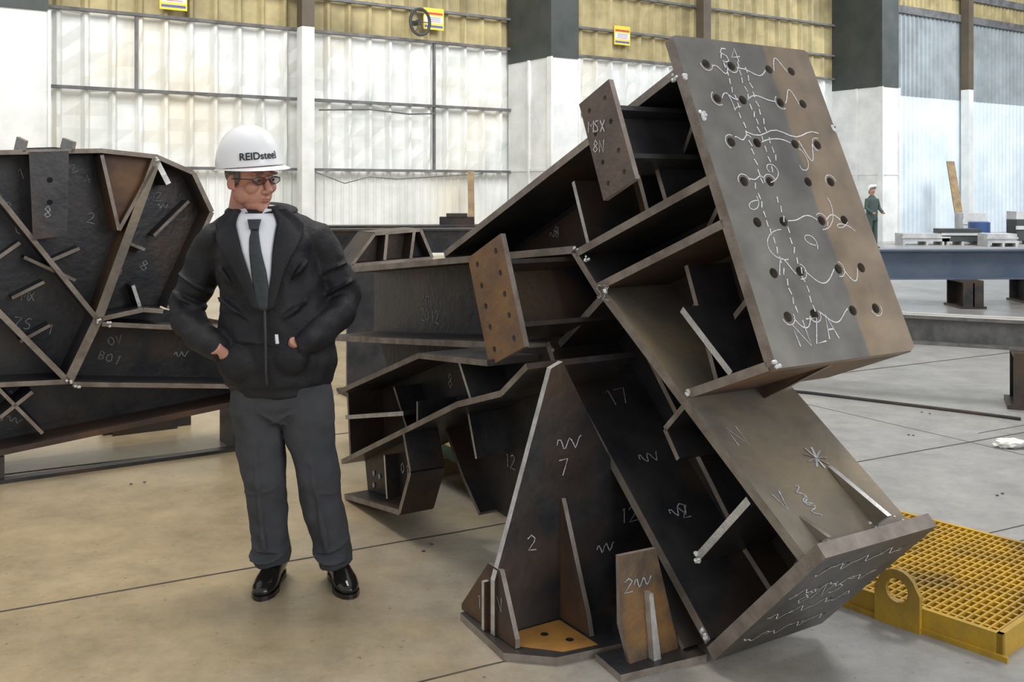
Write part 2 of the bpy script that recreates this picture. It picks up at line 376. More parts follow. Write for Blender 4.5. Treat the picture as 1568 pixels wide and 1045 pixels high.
for k in range(9):
    a = k * math.pi * 2 / 9; ribbon(bm, [onB(.92, 2.60, .021), onB(.92 + .045 * math.cos(a), 2.60 + .045 * math.sin(a), .022)], (0, 0, 1), .009, 3)
for p in [(-3.16, 1.34), (-2.96, 1.19), (-2.51, .885), (-3.33, .92), (-2.0, .48), (-2.44, .11), (-2.58, 1.95), (-3.08, 1.30), (-2.47, .35)]:
    for k in range(4): blob(bm, p[0] + random.uniform(-.014, .014), TN - .001, p[1] + random.uniform(-.012, .012), random.uniform(.004, .009))
for t in (2.38, 2.6, 2.72): blob(bm, -2.02, t, .51, .012); blob(bm, -2.05, t, .52, .008)
# lower-left arm
LA, LB_ = 1.95, 2.45
web(bm, [(-5.3, .69), (-3.4, .92), (-3.25, .85), (-3.9, .80), (-5.1, .40)], 2.42)
web(bm, [(-4.80, .53), (-3.89, .845), (-3.25, .95), (-3.15, .80), (-3.54, .697), (-4.76, .18)], 2.2)
web(bm, [(-4.74, .19), (-4.05, .48), (-3.98, .32), (-4.08, .13), (-4.70, .03)], 2.08)
web(bm, [(-4.2, .55), (-3.93, .256), (-3.79, .14), (-3.3, .10), (-3.15, .35), (-3.2, .8), (-3.9, .72)], 2.3)
flange(bm, (-4.2, .55), (-3.93, .256), 2.2, 2.4, .02); flange(bm, (-3.93, .256), (-3.79, .14), 2.2, 2.4, .02)
flange(bm, (-4.80, .53), (-3.89, .845), LA, LB_, .024); flange(bm, (-3.89, .845), (-3.3, .90), LA, LB_, .024)
flange(bm, (-4.76, .18), (-3.54, .697), LA, LB_, .024); flange(bm, (-3.54, .697), (-3.2, .80), LA, LB_, .024); flange(bm, (-3.2, .80), (-3.02, .93), LA, LB_, .024)
flange(bm, (-4.72, .015), (-4.08, .11), LA, 2.12, .024); flange(bm, (-4.08, .11), (-3.97, .32), LA, 2.12, .024); flange(bm, (-3.97, .32), (-4.04, .48), LA, 2.12, .02)
flange(bm, (-4.78, .40), (-4.1, .55), LA + .03, 2.2, .02, cap=6)
flange(bm, (-4.35, .62), (-4.2, .44), LA + .1, 2.2, .016); flange(bm, (-3.62, .86), (-3.52, .72), LA + .05, 2.2, .016, cap=6)
flange(bm, (-3.75, .60), (-3.68, .42), 2.12, 2.3, .016, cap=6); flange(bm, (-4.35, .30), (-4.32, .1), LA + .05, 2.08, .016, cap=6)
flange(bm, (-4.80, .53), (-4.76, .18), LA + .05, LB_ - .05, .02); flange(bm, (-4.0, .62), (-4.0, .52), LA + .05, 2.2, .016)
chalk_web(bm, '8', -4.05, .66, 2.185, .06); chalk_web(bm, '12', -3.72, .36, 2.285, .06); chalk_web(bm, '01', -4.3, .22, 2.065, .05)
for s_, z_ in [(-4.62, .14), (-4.62, .08), (-4.55, .14)]:
    c = W(s_, 2.066, z_); prism(bm, [c + E_S * (math.cos(a * .6283) * .013) + Vector((0, 0, math.sin(a * .6283) * .013)) for a in range(10)], -E_T * .001, 2, 2)
# pedestal: tapered plate with fins
cross(bm, [(1.765, .03), (1.765, .22), (2.0, .93), (2.05, .95), (2.27, .56), (2.95, .56), (3.42, .03)], -2.95, .026, 0, 6)
web(bm, [(-3.19, .03), (-3.19, .05), (-3.0, .26), (-2.92, .26), (-2.82, .06), (-2.82, .03)], 1.785, .018, 4, 1)
cross(bm, [(1.755, .03), (1.755, .20), (1.80, .20), (1.80, .03)], -3.00, .016, 4, 6)
web(bm, [(-2.95, .03), (-2.95, .46), (-2.93, .46), (-2.78, .10), (-2.76, .03)], 2.05, .018, 4, 1)
web(bm, [(-2.95, .03), (-2.95, .56), (-2.72, .33), (-2.62, .03)], 2.5, .018, 0, 1)
web(bm, [(-2.95, .03), (-2.95, .56), (-3.2, .30), (-3.25, .03)], 2.5, .018, 0, 1)
chalk_cross(bm, '~', 2.02, .62, -2.933, .07); chalk_cross(bm, '7', 2.03, .54, -2.933, .06); chalk_cross(bm, '2', 1.90, .30, -2.933, .05); chalk_cross(bm, '12', 2.30, .32, -2.933, .06)
chalk_cross(bm, '~', 2.2, .22, -2.933, .05); chalk_web(bm, 'N', -2.94, .12, 1.774, .05); chalk_web(bm, '1', -3.08, .08, 1.774, .05)
# stained bracket plate beside the pedestal
cross(bm, [(2.04, 0.025), (2.0, .16), (1.995, .385), (2.15, .38), (2.25, .025)], -2.55, .016, 7, 1)
cross(bm, [(2.12, .025), (2.10, .25), (2.115, .25), (2.15, .025)], -2.53, .03, 6, 6)
chalk_cross(bm, '2~', 2.02, .26, -2.540, .045)
web(bm, [(-2.56, .35), (-2.56, .025), (-2.75, .025), (-2.62, .35)], 2.13, .016)
prism(bm, [W(-2.66, 1.99, 0), W(-2.50, 1.97, 0), W(-2.46, 2.30, 0), W(-2.62, 2.34, 0)], (0, 0, .025), 0, 1)
flange(bm, (-2.75, .25), (-2.52, .03), 2.25, 2.5, .02)
obj_from_bm('frame', bm, ['steel', 'edge', 'chalk', 'weld', 'brown', 'tan', 'bright', mat('stained_steel', (.20, .135, .08), (.085, .065, .052), 9, .55, .25, .3, c3=(.36, .18, .05))], node, bevel=.002)
bm = bmesh.new()
pl = [(-3.2, 1.90), (-3.17, 1.76), (-2.82, 1.73), (-2.70, 1.86), (-2.66, 2.15), (-2.66, 3.0), (-2.8, 3.46), (-3.15, 3.46), (-3.22, 3.2)]
prism(bm, [W(s, t, .0) for s, t in pl], (0, 0, .028), 0, 1)
prism(bm, [W(s, t, .0285) for s, t in [(-2.93, 1.86), (-2.84, 1.79), (-2.72, 1.90), (-2.70, 2.03), (-2.93, 2.03)]], (0, 0, .001), 2, 2)
for s, t in [(-2.86, 1.92), (-2.78, 1.97)]:
    c = W(s, t, .030); prism(bm, [c + Vector((math.cos(a * .6283) * .014, math.sin(a * .6283) * .014, 0)) for a in range(10)], (0, 0, .0008), 3, 3)
obj_from_bm('base_plate', bm, ['steel', 'edge', mat('primer_orange', (.50, .24, .05), (.34, .17, .05), 9, .5), 'hole'], node)

# end plate 1 (28 bolt holes)
def e1_mat():
    m = bpy.data.materials.new('end_plate_steel'); m.use_nodes = True; nt = m.node_tree; b = nt.nodes['Principled BSDF']
    tc = nt.nodes.new('ShaderNodeTexCoord'); sx = nt.nodes.new('ShaderNodeSeparateXYZ'); nt.links.new(tc.outputs['Object'], sx.inputs[0])
    n = nt.nodes.new('ShaderNodeTexNoise'); n.inputs['Scale'].default_value = 7; n.inputs['Detail'].default_value = 8; nt.links.new(tc.outputs['Object'], n.inputs['Vector'])
    ma = nt.nodes.new('ShaderNodeMath'); ma.operation = 'MULTIPLY_ADD'; ma.inputs[1].default_value = .03; nt.links.new(n.outputs['Fac'], ma.inputs[0]); nt.links.new(sx.outputs['X'], ma.inputs[2])
    r = nt.nodes.new('ShaderNodeValToRGB')
    e = r.color_ramp.elements; e[0].position = .0; e[0].color = (.18, .17, .15, 1); e[1].position = .68; e[1].color = (.26, .205, .15, 1)
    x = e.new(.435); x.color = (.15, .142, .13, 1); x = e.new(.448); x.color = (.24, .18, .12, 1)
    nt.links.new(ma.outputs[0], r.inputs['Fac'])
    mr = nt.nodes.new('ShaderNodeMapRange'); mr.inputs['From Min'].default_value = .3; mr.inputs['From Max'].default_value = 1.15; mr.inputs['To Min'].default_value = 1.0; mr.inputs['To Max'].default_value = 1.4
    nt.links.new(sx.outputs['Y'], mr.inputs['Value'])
    r2 = nt.nodes.new('ShaderNodeValToRGB'); r2.color_ramp.elements[0].color = (.62, .62, .62, 1); r2.color_ramp.elements[0].position = .3
    r2.color_ramp.elements[1].color = (1.15, 1.13, 1.1, 1); r2.color_ramp.elements[1].position = .75; nt.links.new(n.outputs['Fac'], r2.inputs['Fac'])
    mx = nt.nodes.new('ShaderNodeMix'); mx.data_type = 'RGBA'; mx.blend_type = 'MULTIPLY'; mx.inputs[0].default_value = 1
    nt.links.new(r.outputs[0], mx.inputs[6]); nt.links.new(r2.outputs[0], mx.inputs[7])
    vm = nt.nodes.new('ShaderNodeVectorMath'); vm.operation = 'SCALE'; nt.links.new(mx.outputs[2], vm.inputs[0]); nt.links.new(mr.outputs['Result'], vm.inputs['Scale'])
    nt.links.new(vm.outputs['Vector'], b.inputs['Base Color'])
    b.inputs['Metallic'].default_value = .3; b.inputs['Roughness'].default_value = .45
    return m
M['e1'] = e1_mat()
AX = E_S * .405 + Vector((0, 0, -.914))
org = W(-2.593, TN, 2.094)
fr = frame(org, E_T, AX)
zc = fr.to_3x3() @ Vector((0, 0, 1)); sgn = 1 if zc.y < 0 else -1
xs = [.115, .235, .42, .535]; ys = [.10, .235, .40, .545, .69, .865, 1.01]
fr2 = fr @ Matrix.Translation((0, 0, -sgn * .022))
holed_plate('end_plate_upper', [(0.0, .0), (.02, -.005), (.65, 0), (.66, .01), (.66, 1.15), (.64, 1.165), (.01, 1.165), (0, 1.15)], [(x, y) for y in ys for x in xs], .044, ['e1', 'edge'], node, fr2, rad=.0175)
bm = bmesh.new()
zf = sgn * .0012
for yi, y in enumerate(ys):
    ph = random.uniform(0, 6)
    for seg in range(3):
        x0 = xs[seg]; x1 = xs[seg + 1]; pts = []; am = random.uniform(.015, .05) * random.choice((-1, 1)); am2 = random.uniform(-.02, .02)
        if random.random() < .12: continue
        for i in range(16):
            f = i / 15; pts.append(fr @ Vector((x0 + .022 + (x1 - x0 - .044) * f, y + am * math.sin(f * math.pi) + am2 * math.sin(f * 6.3 + ph), zf)))
        ribbon(bm, pts, zc, .0038, 0)
    for x in xs:
        if random.random() < .4:
            ribbon(bm, [fr @ Vector((x + .027 * math.cos(i * .4 + yi), y + .027 * math.sin(i * .4 + yi), zf)) for i in range(9)], zc, .003, 0)
for x0, y0, y1 in ((xs[1] - .035, .05, .55), (xs[1] + .03, .08, .5), (.16, .55, 1.0), (.24, .6, 1.0), (.30, .1, .45)):
    y = y0
    while y < y1:
        ribbon(bm, [fr @ Vector((x0 + random.uniform(-.006, .006), y, zf)), fr @ Vector((x0 + random.uniform(-.006, .006), y + .022, zf))], zc, .0045, 0)
        y += random.uniform(.028, .04)
for k in range(8):
    cx, cy = random.uniform(.1, .55), random.uniform(.1, 1.0); pts = []; rx = random.uniform(.02, .05); dx = random.uniform(-.006, .006); dy = random.uniform(-.006, .006)
    for i in range(16):
        a = i * .3 + k; pts.append(fr @ Vector((cx + math.cos(a) * rx + i * dx, cy + math.sin(a) * .03 + i * dy, zf)))
    ribbon(bm, pts, zc, .003, 0)
ribbon(bm, [fr @ Vector((.2 + i * .03, .36 + .012 * math.sin(i), zf)) for i in range(13)], zc, .004, 0)
chalk(bm, 'NZA', fr @ Vector((.13, 1.11, zf)), fr.to_3x3() @ Vector((1, -.1, 0)), fr.to_3x3() @ Vector((-.1, -1, 0)), .08, 0, .0045)
chalk(bm, 'S4', fr @ Vector((.20, .09, zf)), fr.to_3x3() @ Vector((1, -.1, 0)), fr.to_3x3() @ Vector((-.1, -1, 0)), .06, 0, .0045)
obj_from_bm('end_plate_chalk', bm, ['chalkw'], node)
bm = bmesh.new()
for x, y in [(0, .16), (.02, .30), (.03, .31), (.645, .33), (0, 1.15)]:
    for k in range(4):
        c = fr @ Vector((x + random.uniform(-.012, .012), y + random.uniform(-.012, .012), zf)); ellip(bm, c, (.008, .008, .008), sub=1)
obj_from_bm('end_plate_welds', bm, ['weld'], node)

# end plate 2 (lower right)
org2 = W(-1.945, TN - .01, .535); AX2 = (E_S * (-.473) + Vector((0, 0, -.49))).normalized()
f2 = frame(org2, E_T, AX2); z2 = f2.to_3x3() @ Vector((0, 0, 1))
sg2 = 1 if z2.dot(E_S) > 0 else -1
ys2 = [.1, .25, .4, .55]
hol2 = [(x, y) for x in (.08, .17, .34, .43) for y in ys2]
holed_plate('end_plate_lower', [(0, 0), (.51, 0), (.515, .66), (.01, .67)], hol2, .045, [mat('end_plate_dark', (.065, .062, .058), (.12, .105, .09), 6, .45, .3, .2), 'edge'], node, f2, rad=.013)
bm = bmesh.new(); zf2 = sg2 * .0240
for y in ys2:
    pts = [f2 @ Vector((.05 + i * .011, y + .02 * math.sin(i * .6 + y * 9) + .01 * math.sin(i * 1.3), zf2)) for i in range(36)]
    ribbon(bm, pts, z2, .0045, 0)
chalk(bm, '8NS', f2 @ Vector((.12, .33, zf2)), f2.to_3x3() @ Vector((1, 0, 0)), f2.to_3x3() @ Vector((0, -1, 0)), .09, 0)
obj_from_bm('end_plate_lower_chalk', bm, ['chalkw'], node)
A1 = E_S * .924 + Vector((0, 0, .383)); A2 = E_S * .42 + Vector((0, 0, -.907))
f3 = frame(W(-3.52, 2.0, 1.291), A1, A2)
holed_plate('splice_plate_left', [(0, 0), (.27, 0), (.27, .45), (0, .45)], [(x, y) for x in (.06, .21) for y in (.05, .14, .225, .31, .40)], .022, ['rust', 'edge'], node, f3, rad=.013)
f4 = frame(W(-2.892, 2.1, 1.874), A1, A2)
holed_plate('splice_plate_top', [(0, 0), (.185, 0), (.185, .375), (0, .375)], [(x, y) for x in (.045, .14) for y in (.05, .14, .25, .33)], .02, [mat('grey_brown_steel', (.17, .12, .095), (.10, .08, .07), 6, .5, .3, .3), 'edge'], node, f4, rad=.010)
bm = bmesh.new(); chalk_web(bm, 'MSX', -2.83, 1.77, 2.086, .04, 0); chalk_web(bm, '8N', -2.8, 1.70, 2.086, .04, 0)
obj_from_bm('splice_chalk', bm, ['chalkw'], node)

# ------------------------------------------------------------------ left-hand steel frame
lf = empty('steel_frame_assembly')
bm = bmesh.new(); SF, SW, SB = -5.9, -6.16, -6.42
poly = [(-.6, 1.7), (.494, 1.76), (.618, 1.80), (.795, 1.81), (.996, 1.775), (1.293, 1.75), (1.502, 1.66), (1.608, 1.436), (1.55, 1.1), (1.36, .86), (1.95, .70), (1.95, .30), (-.6, .08)]
cross(bm, poly, SW, .02)
def fs(a, b, th=.026, s0=SB, s1=SF, cap=1, side=0): flange_s(bm, a, b, s0, s1, th, cap, side)
fs((.979, .845), (1.293, 1.74), .05, cap=5, side=4); fs((.979, .845), (.30, 1.79)); fs((.828, .517), (.979, .845), .05); fs((.828, .517), (.0, 1.5), .03); fs((.828, .517), (-.6, .59))
fs((1.0, .82), (1.95, .70)); fs((.85, .50), (1.95, .37)); fs((-.6, .07), (1.95, .31), .03, side=4, cap=4)
fs((-.6, 1.71), (.494, 1.765)); fs((.494, 1.765), (.996, 1.785)); fs((.996, 1.785), (1.293, 1.757)); fs((1.293, 1.757), (1.502, 1.665)); fs((1.502, 1.665), (1.608, 1.436)); fs((1.608, 1.436), (1.36, .88))
fs((.979, .845), (1.22, .885)); fs((1.22, .885), (1.33, .87)); fs((1.22, .89), (1.18, 1.02), .02, cap=6, s1=-5.98)
fs((.65, .48), (.494, .36), .02); fs((.74, 1.17), (.9, 1.24), .02, s0=SW, s1=-6.0); fs((.494, 1.2), (.6, 1.28), .02, s0=SW, s1=-6.0)
fs((.60, .74), (.75, .82), .018, s0=SW, s1=-6.0); fs((.2, .95), (.4, .7), .02); fs((.1, .58), (.3, .30), .02)
fs((1.0, 1.76), (1.09, 1.34), .02, side=4); fs((1.09, 1.34), (1.28, 1.7), .02, side=4); fs((.45, .56), (.7, .25), .018)
fs((1.30, 1.72), (1.36, 1.60), .03, cap=6, s0=SW); fs((.62, 1.20), (.88, 1.06), .018, s0=SW, s1=-6.0)
fs((1.12, 1.28), (1.25, 1.22), .018, s0=SW, s1=-6.0); fs((1.3, 1.3), (1.5, 1.5), .018, s0=SW, s1=-6.0); fs((.56, .98), (.72, 1.06), .018, s0=SW, s1=-6.0)
# angled prong plates standing above the top edge
for t0 in (.60, .84): prism(bm, [W(-6.4, t0, 1.77), W(-5.9, t0, 1.77), W(-5.9, t0 + .012, 1.83), W(-6.3, t0 + .012, 1.87)], E_T * .018, 0, 1)
cross(bm, [(.63, 1.77), (.825, 1.78), (.815, 1.32), (.65, 1.30)], -5.87, .02)
cross(bm, [(1.0, 1.77), (1.29, 1.75), (1.09, 1.34)], -6.0, .015, 4, 1)
for z in (1.62, 1.5):
    c = W(-5.858, .73, z); prism(bm, [c + E_T * (math.cos(a * .6283) * .015) + Vector((0, 0, math.sin(a * .6283) * .015)) for a in range(10)], E_S * .001, 7, 7)
for p in [(.979, .845), (.828, .517), (1.03, .82), (.87, .49), (1.29, 1.74)]:
    for k in range(3):
        c = W(SF + .003, p[0] + random.uniform(-.015, .015), p[1] + random.uniform(-.015, .015)); vv = ellip(bm, c, (.009,) * 3, sub=1)
        for q in vv:
            for f in q.link_faces: f.material_index = 3
sc = SW + .013
for tx, t, z, sz in [('1', .60, 1.62, .06), ('8', .70, 1.42, .06), ('2', .96, 1.38, .06), ('0V', 1.08, .66, .05), ('B01', 1.02, .59, .05), ('8', 1.25, 1.1, .06), ('ZS', .58, .80, .06), ('A3', .5, 1.45, .05), ('4', .95, 1.6, .05), ('2', .88, 1.66, .05), ('MX', .62, .95, .045), ('0', .6, 1.32, .05), ('N2', 1.3, 1.5, .05), ('S~', .5, .3, .05), ('~', 1.35, 1.45, .04), ('~', .55, .42, .05), ('2', 1.12, 1.2, .05), ('~', 1.45, .55, .05), ('7', .75, .75, .05), ('~', 1.1, 1.05, .04)]:
    chalk_cross(bm, tx, t, z, sc if not (.63 < t < .8 and z > 1.3) else -5.858, sz, ang=random.uniform(-.4, .4))
obj_from_bm('frame_plates', bm, ['steel', 'edge', 'chalk', 'weld', 'brown', 'tan', 'bright', 'hole'], lf, bevel=.002)
bm = bmesh.new()
M['timber'] = mat('timber', (.36, .25, .13), (.22, .15, .09), 6, .8, 0, .3)
for t0, h in ((.38, .14), (1.75, .27)):
    prism(bm, [W(-6.25, t0, 0), W(-5.95, t0, 0), W(-5.95, t0 + .14, 0), W(-6.25, t0 + .14, 0)], (0, 0, h), 0, 0)
prism(bm, [W(-6.0, -.6, 0), W(-5.93, -.6, 0), W(-5.93, 2.0, 0), W(-6.0, 2.0, 0)], (0, 0, .02), 0, 0)
obj_from_bm('support_blocks', bm, ['steel'], lf)

bm = bmesh.new()
cross(bm, [(2.95, .0), (2.95, 1.0), (3.118, 1.225), (3.507, 1.25), (3.60, 1.03), (3.6, 0)], -7.1, .02)
for a, b in [((2.93, 1.0), (3.118, 1.231)), ((3.118, 1.231), (3.507, 1.253)), ((3.507, 1.253), (3.61, 1.03)), ((2.93, 1.0), (3.61, 1.03)), ((3.2, 1.03), (3.22, 1.23)), ((3.42, 1.03), (3.45, 1.24)), ((2.93, 0.02), (3.61, 0.02))]:
    flange_s(bm, a, b, -7.25, -6.95, .025)
obj_from_bm('steel_gusset_assembly', bm, ['steel', 'edge'])

def ibeam(bm, p0, p1, h, w, zt, tf=.025, m=0, me=1):
    p0 = Vector((*p0, 0)); p1 = Vector((*p1, 0)); d = (p1 - p0); n = Vector((-d.y, d.x, 0)).normalized()
    for z in (zt - tf, zt - h):
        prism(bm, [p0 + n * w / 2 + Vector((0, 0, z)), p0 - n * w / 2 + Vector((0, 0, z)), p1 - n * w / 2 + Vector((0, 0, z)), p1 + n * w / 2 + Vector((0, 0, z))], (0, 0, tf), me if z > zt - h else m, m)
    prism(bm, [p0 + n * .01 + Vector((0, 0, zt - h)), p0 - n * .01 + Vector((0, 0, zt - h)), p1 - n * .01 + Vector((0, 0, zt - h)), p1 + n * .01 + Vector((0, 0, zt - h))], (0, 0, h), m, m)
def trestle(bm, c, w, h, m=0, ang=0):
    c = Vector((*c, 0)); R = Matrix.Rotation(ang, 3, 'Z')
    def bx(x0, x1, y0, y1, z0, z1): prism(bm, [c + R @ Vector(p) for p in [(x0, y0, z0), (x1, y0, z0), (x1, y1, z0), (x0, y1, z0)]], (0, 0, z1 - z0), m, m)
    bx(-w / 2 - .04, w / 2 + .04, -w, w, 0, .03); bx(-.01, .01, -w, w, .03, h - .03); bx(-w / 2, w / 2, -w, -w + .02, .03, h - .03); bx(-w / 2, w / 2, w - .02, w, .03, h - .03); bx(-w / 2, w / 2, -w, w, h - .03, h)
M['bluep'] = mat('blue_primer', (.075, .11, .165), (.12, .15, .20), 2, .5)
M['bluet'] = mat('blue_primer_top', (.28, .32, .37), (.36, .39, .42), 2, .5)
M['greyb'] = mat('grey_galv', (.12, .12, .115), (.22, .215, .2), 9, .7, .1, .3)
M['pale'] = mat('pale_steel', (.45, .44, .40), (.35, .34, .31), 4, .7)  # paler tone for beam top flanges and floor rails
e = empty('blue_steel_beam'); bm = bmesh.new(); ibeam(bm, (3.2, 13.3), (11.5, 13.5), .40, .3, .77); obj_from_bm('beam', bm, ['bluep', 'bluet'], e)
bm = bmesh.new(); trestle(bm, (6.05, 13.3), .26, .37); trestle(bm, (7.2, 13.9), .26, .37); trestle(bm, (10.5, 13.4), .26, .37); trestle(bm, (3.5, 13.3), .26, .37); obj_from_bm('trestles', bm, ['steel'], e)
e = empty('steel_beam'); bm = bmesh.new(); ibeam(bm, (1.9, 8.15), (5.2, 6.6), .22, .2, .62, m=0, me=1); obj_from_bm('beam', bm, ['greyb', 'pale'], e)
bm = bmesh.new(); trestle(bm, (3.74, 7.23), .2, .40, ang=-.4); trestle(bm, (2.0, 8.08), .2, .40, ang=-.4); trestle(bm, (5.0, 6.68), .2, .4, ang=-.4); obj_from_bm('trestles', bm, ['steel'], e)
bm = bmesh.new(); ibeam(bm, (3.0, 11.2), (9.5, 10.6), .14, .16, .16); obj_from_bm('floor_rail_beam', bm, ['pale', 'pale'])
bm = bmesh.new(); ibeam(bm, (3.2, 10.2), (8.5, 9.7), .10, .12, .10); obj_from_bm('floor_rail_beam.001', bm, ['greyb', 'pale'])
bm = bmesh.new(); tube(bm, [(1.6, 8.0, .012), (2.30, 7.6, .012), (3.2, 6.95, .012), (3.45, 6.75, .012)], .011); obj_from_bm('steel_rod', bm, ['steel'])
e = empty('stock_steel_beams'); bm = bmesh.new(); ibeam(bm, (-3.5, 12.2), (-.2, 12.6), .3, .25, 1.08); ibeam(bm, (-3.5, 14.2), (.6, 14.6), .3, .25, 1.05); ibeam(bm, (-3.5, 17.2), (2.6, 18.2), .35, .3, .95)
obj_from_bm('beams', bm, ['steel', 'greyb'], e)
bm = bmesh.new()
for x, y, h in ((-2.5, 12.32, .78), (-.7, 12.54, .78), (-2.5, 14.3, .75), (.1, 14.55, .75), (-2.5, 17.36, .6), (2.0, 18.1, .6)): trestle(bm, (x, y), .25, h)
box(bm, -1.05, -.55, 14.4, 14.6, 1.05, 1.17); box(bm, -.95, -.65, 14.38, 14.62, 1.17, 1.22)
obj_from_bm('trestles', bm, ['steel'], e)

# yellow grating platform
M['yel'] = mat('yellow_paint', (.60, .36, .025), (.44, .27, .035), 8, .5, 0, .2, c3=(.30, .19, .04))
gp = empty('yellow_grating_platform'); a = Vector((.66, -.75, 0)); b = Vector((.75, .66, 0)); P0 = Vector((1.633, 3.314, 0)) - a * .97
def gbox(bm, u0, u1, v0, v1, z0, z1, m=0):
    prism(bm, [P0 + a * u0 + b * v0 + Vector((0, 0, z0)), P0 + a * u1 + b * v0 + Vector((0, 0, z0)), P0 + a * u1 + b * v1 + Vector((0, 0, z0)), P0 + a * u0 + b * v1 + Vector((0, 0, z0))], (0, 0, z1 - z0), m, m)
bm = bmesh.new(); L, V = .97, .97
gbox(bm, 0, L, 0, .02, 0, .085); gbox(bm, 0, L, V - .02, V, 0, .085); gbox(bm, 0, .02, 0, V, 0, .085); gbox(bm, L - .02, L, 0, V, 0, .085)
gbox(bm, .02, L - .02, .02, V - .02, .045, .05, 1)
for i in range(1, 34): x = i * L / 34; gbox(bm, x - .0035, x + .0035, .02, V - .02, .05, .082)
for i in range(1, 18): y = i * V / 18; gbox(bm, .02, L - .02, y - .006, y + .006, .05, .079)
gbox(bm, -.02, L + .02, -.012, 0, 0, .018)
obj_from_bm('grating', bm, ['yel', mat('grating_tray', (.2, .12, .02), (.12, .08, .03), 8, .8)], gp)
c = P0 + a * (.97 - .36) - b * .012
pts = [(-.085, 0), (-.085, .13)] + [(-.075 * math.cos(t), .13 + .075 * math.sin(t)) for t in [math.pi * k / 10 for k in range(1, 10)]] + [(.085, .13), (.085, 0)]
fl = frame(c, a, (0, 0, 1))
holed_plate('lifting_lug', pts, [(0, .13)], .02, ['yel', 'yel'], gp, fl, rad=.042)

ct = empty('timber_cradle'); bm = bmesh.new()
def wb(s0, s1, t0, t1, z0, z1, m): prism(bm, [W(s0, t0, z0), W(s1, t0, z0), W(s1, t1, z0), W(s0, t1, z0)], (0, 0, z1 - z0), m, m)
wb(-5.1, -4.05, 2.60, 2.72, .09, .16, 0); wb(-5.1, -4.05, 2.76, 2.92, .09, .16, 0); wb(-5.1, -4.05, 2.97, 3.1, .09, .16, 1)
wb(-4.95, -4.83, 2.36, 3.15, 0, .09, 1); wb(-4.30, -4.18, 2.52, 3.15, 0, .09, 1)
wb(-4.95, -4.83, 2.36, 2.50, .09, .13, 1); wb(-5.1, -4.05, 2.595, 2.60, .09, .155, 2)
obj_from_bm('cradle', bm, ['yel', 'timber', mat('green_paint', (.07, .14, .09), (.12, .18, .10), 5, .6)], ct)
bm = bmesh.new(); wb(-6.9, -6.75, 1.15, 1.7, 0, .06, 0); wb(-6.72, -6.70, 1.2, 1.6, 0, .09, 0); obj_from_bm('steel_offcut', bm, ['steel'])

bm = bmesh.new(); v = ellip(bm, (3.03, 6.05, .02), (.10, .06, .025), sub=3)
for q in v: q.co += Vector((random.uniform(-1, 1), random.uniform(-1, 1), random.uniform(0, 1))) * .012
obj_from_bm('cloth_rag', bm, [mat('rag', (.75, .73, .7), None, 3, .9)])
bm = bmesh.new()
for x, y in ((2.5, 5.1), (2.55, 6.3), (1.9, 6.9), (-2.0, 5.3), (-.35, 4.35), (2.9, 7.0)):
    for k in range(2):
        c = Vector((x + random.uniform(-.05, .05), y + random.uniform(-.05, .05), .004)); vv = ellip(bm, c, (.010, .006, .005), sub=1)
obj_from_bm('floor_debris', bm, ['greyb'])

# far clutter on the right
M['bd'] = mat('blue_plastic', (.04, .08, .2), None, 3, .4)
bm = bmesh.new(); loft(bm, [((0, 0, 0), .28, .28), ((0, 0, .03), .3, .3), ((0, 0, .28), .3, .3), ((0, 0, .30), .31, .31), ((0, 0, .32), .3, .3), ((0, 0, .60), .3, .3), ((0, 0, .62), .27, .27)], n=24)
o = obj_from_bm('plastic_tub', bm, ['bd']); o.location = (13.7, 29.2, 0)
bm = bmesh.new()
for k, (x, y, w_, h) in enumerate([(11.0, 28, 1.3, .32), (12.1, 28, 1.1, .45), (13.0, 27.2, .8, .35), (14.4, 28.4, .9, .7), (13.6, 30, .7, .85), (15.6, 28, .9, .5), (15.2, 30, 1.4, .9)]):
    box(bm, x, x + w_, y, y + .6, 0.1, h, k % 2)
    for q in (0, .5, .95): box(bm, x + q * w_, x + q * w_ + .06, y, y + .6, 0, .1)
    box(bm, x - .03, x + w_ + .03, y - .02, y, h * .6, h * .75, 0)
obj_from_bm('packing_crates', bm, [mat('pale_crate', (.6, .6, .58), (.4, .4, .4), 3, .7), 'coldark'])
bm = bmesh.new(); prism(bm, [(14.55, 32.4, 0), (14.8, 32.4, 0), (14.62, 32.9, 2.5), (14.37, 32.9, 2.5)], (0, .06, 0), 0, 0); obj_from_bm('timber_plank', bm, ['timber'])
bm = bmesh.new(); prism(bm, [(-1.0, 22.9, 0), (-.85, 22.9, 0), (-.9, 23.5, 2.0), (-1.05, 23.5, 2.0)], (0, .05, 0), 0, 0); obj_from_bm('timber_plank.001', bm, ['timber'])

# ------------------------------------------------------------------ man
tex1 = bpy.data.textures.new('folds', 'CLOUDS'); tex1.noise_scale = .10; tex1.noise_depth = 1
def body_obj(name, bm, mk, parent, voxel=.007, sm=6, disp=0, loc=None):
    o = obj_from_bm(name, bm, [mk], parent)
    r = o.modifiers.new('Remesh', 'REMESH'); r.mode = 'VOXEL'; r.voxel_size = voxel; r.use_smooth_shade = True
    if sm: s = o.modifiers.new('Smooth', 'SMOOTH'); s.iterations = sm; s.factor = .5
    if disp:
        d = o.modifiers.new('Folds', 'DISPLACE'); d.texture = tex1; d.strength = disp; d.texture_coords = 'LOCAL'
    return o
M['jacket'] = mat('black_jacket', (.011, .011, .013), (.018, .018, .020), 6, .65, 0, .3, bscale=60, spec=.35)
M['trouser'] = mat('charcoal_trousers', (.055, .057, .064), (.07, .072, .078), 8, .9, 0, .2, bscale=200, spec=.2)
M['skin'] = mat('skin', (.55, .28, .20), (.46, .21, .145), 12, .5)
M['lips'] = mat('lips', (.40, .16, .13), None, 3, .5)
